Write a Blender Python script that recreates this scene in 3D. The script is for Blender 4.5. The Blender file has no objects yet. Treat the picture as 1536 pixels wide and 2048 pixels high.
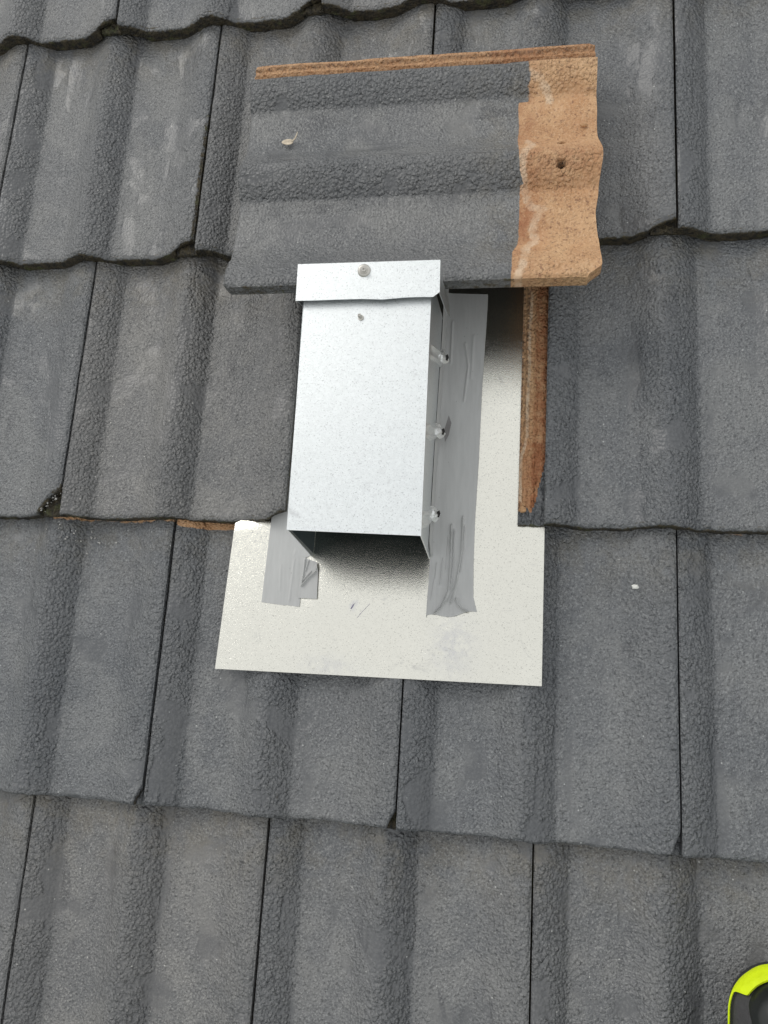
import bpy, bmesh, math, random
import numpy as np
from mathutils import Matrix, Vector, noise as mnoise

scene = bpy.context.scene
COL = scene.collection

# ------------------------------------------------------------------ roof frame
# Everything on the roof is modelled in roof coordinates (x along the courses,
# y up the slope, z out of the roof, metres) and then carried to the world by M.
PITCH = math.radians(24)
M = Matrix.Translation((0, 0, 4.0)) @ Matrix.Rotation(PITCH, 4, 'X')

# ------------------------------------------------------------------ camera
cam_d = bpy.data.cameras.new('camera')
cam = bpy.data.objects.new('camera', cam_d)
COL.objects.link(cam)
cam_d.sensor_fit = 'VERTICAL'
cam_d.sensor_height = 24.0
cam_d.lens = 1690.55 / 2048 * 24.0
cam_d.clip_start = 0.02
cam_d.clip_end = 2000
CR = ((0.980578, -0.017586, 0.195339), (0.050766, 0.984787, -0.166182), (-0.189445, 0.172871, 0.966554))
cm = Matrix(CR).to_4x4()
cm.translation = Vector((-0.138114, 0.192514, 0.952874))
cam.matrix_world = M @ cm
scene.camera = cam

# ------------------------------------------------------------------ sky, sun, exposure
SUN_ROOF = Vector((-0.75, 0.75, 0.75)).normalized()
SUN = (M.to_3x3() @ SUN_ROOF).normalized()
w = bpy.data.worlds.new('World')
scene.world = w
w.use_nodes = True
nt = w.node_tree
nt.nodes.clear()
sky = nt.nodes.new('ShaderNodeTexSky')
sky.sky_type = 'NISHITA'
sky.sun_disc = False
sky.sun_elevation = math.asin(SUN.z)
sky.sun_rotation = math.atan2(SUN.x, SUN.y)
sky.air_density = 1.5
sky.dust_density = 6.0
sky.ozone_density = 1.0
hs = nt.nodes.new('ShaderNodeHueSaturation')
hs.inputs['Saturation'].default_value = 0.22
# cloud deck: slow brightness variation over an even overcast grey
tc = nt.nodes.new('ShaderNodeTexCoord')
cl = nt.nodes.new('ShaderNodeTexNoise')
cl.inputs['Scale'].default_value = 2.2
cl.inputs['Detail'].default_value = 4
cr = nt.nodes.new('ShaderNodeMapRange')
cr.inputs['From Min'].default_value = 0.3
cr.inputs['From Max'].default_value = 0.7
cr.inputs['To Min'].default_value = 9.3
cr.inputs['To Max'].default_value = 10.3
deck = nt.nodes.new('ShaderNodeMix')
deck.data_type = 'RGBA'
deck.inputs[0].default_value = 0.85
vm = nt.nodes.new('ShaderNodeVectorMath')
vm.operation = 'SCALE'
vm.inputs[0].default_value = (0.985, 1.0, 1.0)
bg = nt.nodes.new('ShaderNodeBackground')
bg.inputs['Strength'].default_value = 0.098
wo = nt.nodes.new('ShaderNodeOutputWorld')
L = nt.links.new
L(tc.outputs['Generated'], cl.inputs['Vector'])
L(cl.outputs['Fac'], cr.inputs['Value'])
L(cr.outputs['Result'], vm.inputs['Scale'])
L(sky.outputs[0], hs.inputs['Color'])
L(hs.outputs[0], deck.inputs[6])
L(vm.outputs[0], deck.inputs[7])
L(deck.outputs[2], bg.inputs['Color'])
L(bg.outputs[0], wo.inputs['Surface'])

sd = bpy.data.lights.new('sun', 'SUN')
sd.energy = 0.85
sd.angle = math.radians(26)
sd.color = (1.0, 0.97, 0.92)
sun = bpy.data.objects.new('sun', sd)
COL.objects.link(sun)
sun.rotation_euler = SUN.to_track_quat('Z', 'Y').to_euler()

scene.view_settings.view_transform = 'Standard'
scene.view_settings.look = 'None'
scene.view_settings.exposure = 0.0
scene.view_settings.gamma = 1.0
scene.render.engine = 'CYCLES'

# ------------------------------------------------------------------ helpers
def link(name, me, mat=None, parent=None, smooth=False):
    o = bpy.data.objects.new(name, me)
    COL.objects.link(o)
    if mat:
        me.materials.append(mat)
    if parent:
        o.parent = parent
    if smooth:
        me.polygons.foreach_set('use_smooth', [True] * len(me.polygons))
        me.set_sharp_from_angle(angle=math.radians(48))
    return o

def tag(o, label=None, cat=None, group=None, kind=None):
    if label: o['label'] = label
    if cat: o['category'] = cat
    if group: o['group'] = group
    if kind: o['kind'] = kind
    return o

def empty(name, loc=(0, 0, 0)):
    o = bpy.data.objects.new(name, None)
    COL.objects.link(o)
    o.location = loc
    o.empty_display_size = 0.05
    return o

def grid_mesh(name, P, closed_u=False):
    """P: (n, m, 3) array -> quad sheet."""
    n, m = P.shape[:2]
    idx = np.arange(n * m).reshape(n, m)
    a = idx[:-1, :-1].ravel(); b = idx[1:, :-1].ravel(); c = idx[1:, 1:].ravel(); d = idx[:-1, 1:].ravel()
    F = np.stack([a, b, c, d], 1)
    if closed_u:
        a = idx[-1, :-1]; b = idx[0, :-1]; c = idx[0, 1:]; d = idx[-1, 1:]
        F = np.concatenate([F, np.stack([a, b, c, d], 1)])
    me = bpy.data.meshes.new(name)
    me.from_pydata(P.reshape(-1, 3).tolist(), [], F.tolist())
    me.update()
    return me

def slab_mesh(name, pts, vec):
    """Polygon pts extruded by vec: a real plate with thickness."""
    bm = bmesh.new()
    v0 = [bm.verts.new(p) for p in pts]
    v1 = [bm.verts.new(Vector(p) + Vector(vec)) for p in pts]
    bm.faces.new(v0); bm.faces.new(list(reversed(v1)))
    n = len(pts)
    for i in range(n):
        bm.faces.new((v0[i], v1[i], v1[(i + 1) % n], v0[(i + 1) % n]))
    bmesh.ops.recalc_face_normals(bm, faces=bm.faces)
    me = bpy.data.meshes.new(name)
    bm.to_mesh(me); bm.free()
    return me

def join_meshes(name, mes):
    bm = bmesh.new()
    for m in mes:
        bm.from_mesh(m)
    me = bpy.data.meshes.new(name)
    bm.to_mesh(me); bm.free()
    return me

def lathe_mesh(name, prof, seg=32, M4=None):
    P = np.zeros((seg, len(prof), 3))
    for i in range(seg):
        a = 2 * math.pi * i / seg
        for j, (r, z) in enumerate(prof):
            P[i, j] = (r * math.cos(a), r * math.sin(a), z)
    me = grid_mesh(name, P, closed_u=True)
    if M4: me.transform(M4)
    return me

def sstep(a, b, x):
    t = np.clip((x - a) / (b - a), 0, 1)
    return t * t * (3 - 2 * t)

def thicken(me, th):
    """give a sheet real thickness below its surface and close its rim"""
    nv = len(me.vertices)
    co = np.zeros(nv * 3); me.vertices.foreach_get('co', co); co = co.reshape(-1, 3)
    no = np.zeros(nv * 3); me.vertex_normals.foreach_get('vector', no); no = no.reshape(-1, 3)
    F = [tuple(p.vertices) for p in me.polygons]
    cnt = {}
    for f in F:
        for a, b in zip(f, f[1:] + f[:1]):
            k = (min(a, b), max(a, b))
            cnt.setdefault(k, []).append((a, b))
    rim = [v[0] for v in cnt.values() if len(v) == 1]
    co2 = co - no * th
    faces = F + [tuple(i + nv for i in reversed(f)) for f in F] + [(b, a, a + nv, b + nv) for a, b in rim]
    m2 = bpy.data.meshes.new(me.name)
    m2.from_pydata(np.concatenate([co, co2]).tolist(), [], faces)
    m2.update()
    return m2

def upward(me):
    a = sum(p.normal.z * p.area for p in me.polygons)
    if a < 0: me.flip_normals(); me.update()
    return me

# smooth value noise on numpy arrays
def vnoise(x, y, seed):
    rs = np.random.RandomState(seed)
    tab = rs.rand(64, 64)
    xi = np.floor(x).astype(int); yi = np.floor(y).astype(int)
    fx = x - xi; fy = y - yi
    fx = fx * fx * (3 - 2 * fx); fy = fy * fy * (3 - 2 * fy)
    g = lambda i, j: tab[i % 64, j % 64]
    return (g(xi, yi) * (1 - fx) + g(xi + 1, yi) * fx) * (1 - fy) + (g(xi, yi + 1) * (1 - fx) + g(xi + 1, yi + 1) * fx) * fy

# ------------------------------------------------------------------ materials
class NT:
    def __init__(s, name):
        s.m = bpy.data.materials.new(name)
        s.m.use_nodes = True
        s.t = s.m.node_tree
        s.b = s.t.nodes['Principled BSDF']
    def n(s, typ, **kw):
        nd = s.t.nodes.new(typ)
        for k, v in kw.items():
            if k.startswith('i_'):
                nd.inputs[k[2:].replace('_', ' ')].default_value = v
            else:
                setattr(nd, k, v)
        return nd
    def l(s, a, b):
        s.t.links.new(a, b)
    def math(s, op, a, b=None, c=None, clamp=False):
        nd = s.t.nodes.new('ShaderNodeMath'); nd.operation = op; nd.use_clamp = clamp
        for i, v in enumerate((a, b, c)):
            if v is None: continue
            if isinstance(v, (int, float)): nd.inputs[i].default_value = v
            else: s.l(v, nd.inputs[i])
        return nd.outputs[0]
    def mix(s, f, a, b, blend='MIX'):
        nd = s.t.nodes.new('ShaderNodeMix'); nd.data_type = 'RGBA'; nd.blend_type = blend
        nd.clamp_factor = True
        for i, v in ((0, f), (6, a), (7, b)):
            if isinstance(v, (int, float)): nd.inputs[i].default_value = v
            elif isinstance(v, tuple): nd.inputs[i].default_value = (*v, 1)
            else: s.l(v, nd.inputs[i])
        return nd.outputs[2]
    def mr(s, v, a, b, c=0.0, d=1.0, smooth=False):
        nd = s.t.nodes.new('ShaderNodeMapRange')
        nd.interpolation_type = 'SMOOTHSTEP' if smooth else 'LINEAR'
        s.l(v, nd.inputs['Value'])
        for k, x in (('From Min', a), ('From Max', b), ('To Min', c), ('To Max', d)):
            nd.inputs[k].default_value = x
        return nd.outputs['Result']
    def noise(s, vec, scale, detail=4, rough=0.55, dist=0.0):
        nd = s.n('ShaderNodeTexNoise', i_Scale=scale, i_Detail=detail, i_Roughness=rough, i_Distortion=dist)
        s.l(vec, nd.inputs['Vector'])
        return nd.outputs['Fac']
    def voro(s, vec, scale, feature='F1', smooth=None, out='Distance', rnd=1.0):
        nd = s.n('ShaderNodeTexVoronoi', feature=feature, i_Scale=scale, i_Randomness=rnd)
        if smooth is not None: nd.inputs['Smoothness'].default_value = smooth
        s.l(vec, nd.inputs['Vector'])
        return nd.outputs[out]
    def attr(s, name):
        return s.n('ShaderNodeAttribute', attribute_name=name).outputs['Fac']
    def bump(s, h, dist, strength=1.0, prev=None):
        nd = s.n('ShaderNodeBump')
        nd.inputs['Distance'].default_value = dist
        if isinstance(strength, (int, float)): nd.inputs['Strength'].default_value = strength
        else: s.l(strength, nd.inputs['Strength'])
        s.l(h, nd.inputs['Height'])
        if prev is not None: s.l(prev, nd.inputs['Normal'])
        return nd.outputs['Normal']

def tile_material():
    s = NT('painted_concrete_tile')
    tco = s.n('ShaderNodeTexCoord').outputs['Object']
    rnd = s.n('ShaderNodeObjectInfo').outputs['Random']
    off = s.n('ShaderNodeCombineXYZ')
    s.l(s.math('MULTIPLY', rnd, 37.0), off.inputs[0]); s.l(s.math('MULTIPLY', rnd, 91.0), off.inputs[1]); s.l(s.math('MULTIPLY', rnd, 53.0), off.inputs[2])
    va = s.n('ShaderNodeVectorMath', operation='ADD')
    s.l(tco, va.inputs[0]); s.l(off.outputs[0], va.inputs[1])
    P = va.outputs[0]
    st = s.n('ShaderNodeMapping'); st.inputs['Scale'].default_value = (1, 0.28, 1); s.l(P, st.inputs[0]); PS = st.outputs[0]
    clay, efflo, moss, coarse = (s.attr(k) for k in ('clay', 'efflo', 'moss', 'coarse'))
    # warp the sampling point so grains are not regular cells
    wn = s.n('ShaderNodeTexNoise', i_Scale=260.0, i_Detail=2.0)
    s.l(P, wn.inputs['Vector'])
    ws = s.n('ShaderNodeVectorMath', operation='MULTIPLY_ADD')
    s.l(wn.outputs['Color'], ws.inputs[0]); ws.inputs[1].default_value = (0.0022,) * 3; s.l(P, ws.inputs[2])
    PW = ws.outputs[0]
    blot = s.noise(P, 16, 3, 0.5)              # smooth filmy blotches where paint pooled
    streak = s.noise(PS, 22, 3, 0.55)
    film = s.math('MAXIMUM', s.mr(blot, 0.57, 0.66, smooth=True), s.mr(streak, 0.585, 0.68, smooth=True))
    grain_amt = s.math('SUBTRACT', 1.0, s.math('MULTIPLY', film, 0.65))
    fine = s.noise(P, 420, 3, 0.65)
    peb = s.voro(PW, 250, 'SMOOTH_F1', 0.28)
    pebf = s.voro(PW, 400, 'SMOOTH_F1', 0.25)
    # colour of the paint
    big = s.noise(P, 7, 4, 0.6)
    base = s.mix(s.mr(big, 0.3, 0.7), (0.108, 0.113, 0.120), (0.154, 0.155, 0.157))
    base = s.mix(s.math('MULTIPLY', film, 0.60), base, (0.090, 0.091, 0.095))
    worn = s.math('MULTIPLY', s.mr(s.noise(P, 13, 4, 0.6), 0.44, 0.62, smooth=True), s.math('SUBTRACT', 1.0, coarse))
    base = s.mix(s.math('MULTIPLY', worn, 0.42), base, (0.235, 0.232, 0.222))
    sx = s.n('ShaderNodeSeparateXYZ'); s.l(tco, sx.inputs[0])
    lap = s.math('MULTIPLY', s.mr(sx.outputs[1], 0.24, 0.345, smooth=True), s.mr(s.noise(P, 34, 5, 0.65), 0.42, 0.62))
    base = s.mix(s.math('MULTIPLY', lap, 0.55), base, (0.150, 0.134, 0.104))
    smg = s.mr(s.noise(PS, 48, 2, 0.5, 0.6), 0.64, 0.74, smooth=True)
    base = s.mix(s.math('MULTIPLY', smg, 0.55), base, (0.070, 0.072, 0.078))
    # pale grains and dark pits
    g1 = s.math('MULTIPLY', s.mr(fine, 0.50, 0.66), grain_amt)
    base = s.mix(s.math('MULTIPLY', g1, s.math('SUBTRACT', 0.66, s.math('MULTIPLY', coarse, 0.34))), base, (0.31, 0.31, 0.305))
    pit = s.math('MULTIPLY', s.mr(s.noise(P, 330, 2, 0.5), 0.47, 0.33), grain_amt)
    base = s.mix(s.math('MULTIPLY', pit, 0.6), base, (0.045, 0.047, 0.05))
    crev = s.mr(peb, 0.42, 0.72)
    base = s.mix(s.math('MULTIPLY', s.math('MULTIPLY', crev, coarse), 0.35), base, (0.06, 0.063, 0.069))
    # rare quartz specks
    sp = s.voro(P, 330, 'F1', None, 'Color')
    sep = s.n('ShaderNodeSeparateColor'); s.l(sp, sep.inputs[0])
    spk = s.math('MULTIPLY', s.mr(sep.outputs[0], 0.9945, 0.996), s.mr(s.voro(P, 330), 0.35, 0.2))
    base = s.mix(s.math('MULTIPLY', spk, 0.8), base, (0.5, 0.5, 0.48))
    # per-tile value
    base = s.mix(1.0, base, s.mix(rnd, (0.90, 0.93, 0.96), (1.14, 1.11, 1.07)), 'MULTIPLY')
    # raw clay-coloured concrete where the paint never reached
    cn = s.noise(P, 60, 5, 0.65)
    cb = s.mix(s.mr(s.noise(P, 20, 4, 0.6), 0.35, 0.65), (0.46, 0.245, 0.115), (0.58, 0.36, 0.19))
    cb = s.mix(s.math('MULTIPLY', s.mr(s.noise(P, 330, 3, 0.6), 0.50, 0.72), 0.6), cb, (0.68, 0.46, 0.28))
    cb = s.mix(s.math('MULTIPLY', s.mr(s.noise(P, 240, 3, 0.6), 0.46, 0.30), 0.7), cb, (0.15, 0.06, 0.028))
    dk = s.math('MULTIPLY', s.attr('rust'), s.mr(s.noise(P, 90, 4, 0.6), 0.25, 0.6))
    cb = s.mix(dk, cb, (0.33, 0.130, 0.052))
    gr = s.attr('grime_shade')
    cb = s.mix(s.math('MULTIPLY', gr, s.mr(s.noise(P, 260, 4, 0.7), 0.38, 0.6)), cb, (0.05, 0.033, 0.022))
    ef = s.mr(s.math('ADD', efflo, s.math('MULTIPLY', s.math('SUBTRACT', s.noise(P, 170, 4, 0.65), 0.5), 1.5)), 0.45, 1.0, smooth=True)
    cb = s.mix(s.math('MULTIPLY', ef, s.mr(s.noise(P, 55, 3, 0.6), 0.32, 0.62, 0.10, 0.62)), cb, (0.72, 0.57, 0.41))
    cm_ = s.mr(s.math('ADD', clay, s.math('MULTIPLY', s.math('SUBTRACT', cn, 0.5), 0.9)), 0.40, 0.60, smooth=True)
    col = s.mix(cm_, base, cb)
    # moss / soot on the weathered front edges
    mn = s.noise(P, 130, 5, 0.7)
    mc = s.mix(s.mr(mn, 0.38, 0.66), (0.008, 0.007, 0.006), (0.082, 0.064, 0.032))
    mc = s.mix(s.mr(s.noise(P, 45, 3, 0.6), 0.56, 0.68), mc, (0.07, 0.075, 0.025))
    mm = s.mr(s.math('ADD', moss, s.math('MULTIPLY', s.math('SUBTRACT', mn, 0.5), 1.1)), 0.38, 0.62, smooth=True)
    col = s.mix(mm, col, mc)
    s.l(col, s.b.inputs['Base Color'])
    rg = s.math('SUBTRACT', 0.41, s.math('MULTIPLY', film, 0.06))
    rg = s.math('ADD', rg, s.math('MULTIPLY', s.math('MAXIMUM', cm_, mm), 0.25), clamp=True)
    s.l(rg, s.b.inputs['Roughness'])
    s.b.inputs['Specular IOR Level'].default_value = 0.6
    # relief
    fl = s.math('SUBTRACT', 1.0, s.math('MULTIPLY', film, 0.7))
    hb = s.math('MULTIPLY', s.math('MULTIPLY', s.math('SUBTRACT', 1.0, peb), s.math('MULTIPLY_ADD', coarse, 0.85, 0.22)), fl)
    hf = s.math('MULTIPLY', s.math('ADD', s.math('SUBTRACT', 1.0, pebf), fine), s.math('MULTIPLY', fl, 0.5))
    n1 = s.bump(hb, 0.0029, 1.0)
    n2 = s.bump(hf, 0.0020, 1.0, n1)
    n3 = s.bump(mn, 0.004, s.math('MULTIPLY', mm, 0.8), n2)
    n4 = s.bump(s.noise(P, 40, 3, 0.5), 0.0016, 0.7, n3)
    s.l(n4, s.b.inputs['Normal'])
    return s.m

def galv_material(name, tint, rough, spangle=1.0, marks=True, grain=0.00022):
    s = NT(name)
    P = s.n('ShaderNodeTexCoord').outputs['Object']
    v = s.n('ShaderNodeTexVoronoi', feature='F1', i_Scale=430.0); s.l(P, v.inputs['Vector'])
    sep = s.n('ShaderNodeSeparateColor'); s.l(v.outputs['Color'], sep.inputs[0])
    c0 = tuple(t * (1 - 0.10 * spangle) for t in tint)
    col = s.mix(sep.outputs[0], c0, tint)
    fn = s.noise(P, 620, 2, 0.6)
    col = s.mix(s.math('MULTIPLY', s.mr(fn, 0.60, 0.68), 0.55), col, tuple(t * 0.42 for t in tint))
    col = s.mix(s.math('MULTIPLY', s.mr(s.noise(P, 9, 3, 0.5), 0.4, 0.7), 0.10), col, tuple(t * 0.8 for t in tint))
    sm = s.mr(s.noise(P, 26, 5, 0.75, 0.8), 0.59, 0.75, smooth=True)
    col = s.mix(s.math('MULTIPLY', sm, 0.42 * marks), col, (0.36, 0.36, 0.37))
    d = s.mr(s.attr('stain'), 0.0, 1.0)
    dn = s.math('MULTIPLY', d, s.mr(s.noise(P, 120, 4, 0.7), 0.35, 0.62))
    col = s.mix(s.math('MULTIPLY', dn, 0.55), col, (0.42, 0.43, 0.52))
    s.l(col, s.b.inputs['Base Color'])
    s.b.inputs['Metallic'].default_value = 1.0
    r = s.math('ADD', rough, s.math('MULTIPLY', s.math('SUBTRACT', sep.outputs[1], 0.5), 0.12 * spangle))
    s.l(r, s.b.inputs['Roughness'])
    n1 = s.bump(s.noise(P, 900, 2, 0.7), grain, 1.0)
    n2 = s.bump(s.noise(P, 6, 1, 0.4), 0.0005, 1.0, n1)
    s.l(n2, s.b.inputs['Normal'])
    return s.m

def tape_material():
    s = NT('grey_duct_tape')
    P = s.n('ShaderNodeTexCoord').outputs['Object']
    st = s.n('ShaderNodeMapping'); st.inputs['Scale'].default_value = (1, 0.08, 1); s.l(P, st.inputs[0])
    col = s.mix(s.mr(s.noise(st.outputs[0], 260, 3, 0.6), 0.35, 0.65), (0.43, 0.435, 0.43), (0.47, 0.475, 0.47))
    v = s.voro(P, 130); sp = s.math('MULTIPLY', s.mr(v, 0.10, 0.05), s.mr(s.noise(P, 40, 2), 0.55, 0.65))
    col = s.mix(s.math('MULTIPLY', sp, 0.7), col, (0.09, 0.09, 0.09))
    s.l(col, s.b.inputs['Base Color'])
    s.b.inputs['Roughness'].default_value = 0.42
    s.b.inputs['Metallic'].default_value = 0.0
    n1 = s.bump(s.noise(st.outputs[0], 120, 2, 0.5), 0.00025, 0.6)
    n2 = s.bump(s.noise(P, 700, 2, 0.6), 0.0001, 0.6, n1)
    s.l(n2, s.b.inputs['Normal'])
    return s.m

def plain_material(name, col, rough=0.5, metallic=0.0, bump=0.0002, bscale=400, var=0.15):
    s = NT(name)
    P = s.n('ShaderNodeTexCoord').outputs['Object']
    c = s.mix(s.mr(s.noise(P, bscale * 0.3, 4, 0.6), 0.3, 0.7), tuple(x * (1 - var) for x in col), tuple(min(1, x * (1 + var)) for x in col))
    s.l(c, s.b.inputs['Base Color'])
    s.b.inputs['Roughness'].default_value = rough
    s.b.inputs['Metallic'].default_value = metallic
    s.l(s.bump(s.noise(P, bscale, 3, 0.6), bump, 1.0), s.b.inputs['Normal'])
    return s.m

MAT_TILE = tile_material()
MAT_HOOD = galv_material('galvanised_hood', (0.775, 0.805, 0.812), 0.42, 0.8)
MAT_WALL = galv_material('galvanised_wall', (0.78, 0.81, 0.82), 0.42, 0.5)
MAT_SHEET = galv_material('galvanised_flashing', (0.850, 0.835, 0.760), 0.12, 0.45, grain=0.00024)
MAT_BAND = galv_material('bright_band', (0.86, 0.88, 0.88), 0.46, 0.2)
MAT_TAPE = tape_material()
MAT_SCREW = plain_material('zinc_screw', (0.56, 0.54, 0.50), 0.42, 0.85)
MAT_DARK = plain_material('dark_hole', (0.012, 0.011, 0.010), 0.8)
MAT_RUBBER = plain_material('black_rubber', (0.030, 0.031, 0.033), 0.5, 0, 0.0004, 500)
MAT_GREYRUB = plain_material('dark_grey_textile', (0.055, 0.054, 0.056), 0.8, 0, 0.0006, 700)
MAT_CAP = plain_material('glossy_black_cap', (0.016, 0.018, 0.017), 0.30, 0, 0.0003, 120)
MAT_NEON = plain_material('neon_yellow_trim', (0.72, 0.90, 0.008), 0.45, 0, 0.0008, 160, 0.10)
MAT_LEAF = plain_material('dry_seed_husk', (0.55, 0.47, 0.36), 0.7, 0, 0.0004, 500, 0.3)
MAT_STONE = plain_material('white_pebble', (0.72, 0.72, 0.68), 0.6, 0, 0.0004, 600)
MAT_CRUMB = plain_material('mortar_crumb', (0.46, 0.27, 0.14), 0.9, 0, 0.0006, 500, 0.3)
MAT_MICA = plain_material('pale_grit', (0.42, 0.41, 0.39), 0.5, 0, 0.0004, 800, 0.5)
MAT_DECK = plain_material('roofing_felt', (0.03, 0.03, 0.03), 0.9, 0, 0.002, 60)
MAT_GRASS = plain_material('lawn', (0.05, 0.08, 0.03), 0.95, 0, 0.02, 6, 0.4)

# ------------------------------------------------------------------ roof tiles
G = 0.348      # batten gauge
T = 0.022      # rise of each course over the one below
LEN = 0.42
ROLL = 0.0192
TH = 0.0205

def roll(x, a, b, c, d):
    return sstep(a, b, x) * (1 - sstep(c, d, x))

def prof_top(x):
    """Height of the tile's upper surface (0 = crest of a roll)."""
    # each roll swells gently on its left and drops to a crisp foot on its right
    fall = lambda a, b: 1 - np.clip((x - a) / (b - a), 0, 1) ** 1.9
    z = -ROLL * np.ones_like(x)
    z += ROLL * sstep(0.094, 0.137, x) * fall(0.131, 0.170)
    z += ROLL * sstep(0.236, 0.286, x)
    z += ROLL * 0.98 * fall(-0.004, 0.037)
    z += 0.0013 * sstep(0.0930, 0.0965, x) * (x < 0.150) * (1 - sstep(0.10, 0.14, x)) + 0.0013 * sstep(0.2355, 0.2390, x) * (1 - sstep(0.245, 0.285, x))
    # side lock: a low ledge with two ribs, normally under the next tile
    u = -0.0145 + 0.0028 * np.exp(-((x + 0.0235) / 0.0022) ** 2) + 0.0026 * np.exp(-((x + 0.0135) / 0.0022) ** 2) \
        + 0.0016 * np.exp(-((x + 0.0045) / 0.002) ** 2)
    return np.where(x < 0.0, u, z)

def prof_bot(x):
    z = np.where(x < 0.0, -0.0225, prof_top(np.maximum(x, 0.0)) - TH)
    z = np.where(x > 0.268, -0.0112, z)
    z = np.where((x >= 0) & (x < 0.02), np.minimum(z, -0.0185), z)
    return z

def slope_coarse(x):
    """Right-hand flanks of the rolls carry the coarsest granulate."""
    c = 0.30 * np.ones_like(x)
    c += 0.70 * roll(x, 0.118, 0.142, 0.168, 0.174)
    c += 0.62 * (1 - sstep(0.034, 0.041, x))
    c += 0.30 * sstep(0.262, 0.285, x)
    c -= 0.22 * roll(x, 0.040, 0.052, 0.100, 0.112) + 0.22 * roll(x, 0.178, 0.19, 0.235, 0.25)
    return np.clip(c, 0, 1)

def tile_mesh(name, seed, clip=(0.010, 0.016), moss=0.0, step=0.003, ystep=0.006, clay=None, efflo=None,
              mossf=None, rust=None, grime_shade=None, holes=(), chips=(), length=LEN, wobble=0.0007, headclip=0.0):
    xs = [-0.0300, -0.0288]
    x = -0.0270
    while x < -0.0015:
        xs.append(x); x += 0.0015
    xs += [-0.0006, 0.0, 0.0008, 0.0018]
    x = 0.0030
    while x < 0.2930:
        xs.append(x); x += step
    xs += [0.2940, 0.2955, 0.2965, 0.2970]
    xs = np.array(xs)
    n = len(xs)
    zt = prof_top(xs)
    if headclip: zt = zt + np.where(xs < 0, 0.4 * (zt + 0.0145), 0)
    # eased arrises
    zt = zt - 0.0022 * sstep(0.2925, 0.2970, xs) ** 2 - 0.0020 * (1 - sstep(0.0, 0.0026, xs)) * (xs >= 0)
    zt = np.where(np.isclose(xs, -0.0006), zt, zt)
    zb = prof_bot(xs)
    if headclip: zb = np.where(xs > 0.268, -0.0180, zb)
    # outline of the front edge
    yf = np.zeros(n)
    cw, clen = clip
    m = xs > 0.2970 - cw
    yf[m] = clen * ((xs[m] - (0.2970 - cw)) / cw) ** 0.75
    yf += 0.0022 * (vnoise(xs * 45, xs * 0 + 3.3, seed) - 0.5) + 0.0016 * (vnoise(xs * 160, xs * 0 + 1.3, seed + 5) - 0.5)
    for (cx, cwid, cdep) in chips:
        yf += cdep * np.exp(-((xs - cx) / cwid) ** 2)
    yb = np.full(n, length) + 0.002 * (vnoise(xs * 50, xs * 0 + 9.1, seed + 9) - 0.5)
    if headclip: yb = yb - headclip * sstep(0.281, 0.297, xs) - 0.5 * headclip * (1 - sstep(-0.03, -0.0265, xs)) + 0.004 * np.exp(-((xs - 0.137) / 0.024) ** 2) - 0.003 * np.exp(-((xs - 0.215) / 0.03) ** 2)
    # path along y: top (back to front), rounded nose, bottom (front to back)
    r = 0.0048
    rows = []
    tops = np.arange(1.0, -1e-6, -ystep / (length - r))
    if tops[-1] > 1e-4: tops = np.append(tops, 0.0)
    for t in tops:
        rows.append(('t', t))
    for a in (18, 36, 54, 72, 90):
        rows.append(('n', math.radians(a)))
    for t in (0.35, 0.7, 1.0):
        rows.append(('f', t))
    for t in tops[::-1]:
        rows.append(('b', t))
    P = np.zeros((n, len(rows), 3))
    fr = np.zeros((n, len(rows)))
    P[:, :, 0] = xs[:, None]
    rr = np.minimum(r, (zt - zb) * 0.45)
    for j, (k, t) in enumerate(rows):
        if k == 't':
            y0 = yf + r
            y = y0 + (yb - y0) * t
            P[:, j, 1] = y
            wz = wobble * ((vnoise(xs * 90, y * 60, seed + 11) - 0.5) * 1.4 + (vnoise(xs * 30 + 7, y * 16, seed + 12) - 0.5) * 2.2)
            # slight sag of the front lip where the mould was struck
            P[:, j, 2] = zt + wz - 0.0006 * np.exp(-(y - yf) / 0.006)
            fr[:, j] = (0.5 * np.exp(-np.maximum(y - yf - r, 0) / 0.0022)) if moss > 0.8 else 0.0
        elif k == 'n':
            P[:, j, 1] = yf + r - r * math.sin(t)
            P[:, j, 2] = zt - 0.0006 - rr * (1 - math.cos(t)) + 0.0008 * (vnoise(xs * 210, xs * 0 + j, seed + 3) - 0.5)
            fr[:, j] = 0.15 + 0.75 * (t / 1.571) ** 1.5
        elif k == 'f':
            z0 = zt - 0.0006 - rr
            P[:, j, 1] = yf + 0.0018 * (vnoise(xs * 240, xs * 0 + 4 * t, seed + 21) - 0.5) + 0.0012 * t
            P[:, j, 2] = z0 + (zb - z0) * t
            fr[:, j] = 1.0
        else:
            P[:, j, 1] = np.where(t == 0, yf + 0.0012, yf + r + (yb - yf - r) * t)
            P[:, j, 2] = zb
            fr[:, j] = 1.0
    for (hx, hy, hr, hd) in holes:
        d = np.hypot(P[:, :, 0] - hx, P[:, :, 1] - hy)
        istop = np.array([k == 't' for k, _ in rows])[None, :]
        P[:, :, 2] -= np.where(istop & (d < hr * 1.25), hd * (1 - sstep(hr * 0.75, hr * 1.2, d)), 0)
    if headclip: P[:, :, 0] = np.where(P[:, :, 0] < 0, P[:, :, 0] * 1.10, P[:, :, 0])
    me = grid_mesh(name, P)
    # close the two long sides and the back
    N = len(rows)
    nv = n * N
    bm = bmesh.new(); bm.from_mesh(me)
    bm.verts.ensure_lookup_table()
    nt_ = len(tops)
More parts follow.
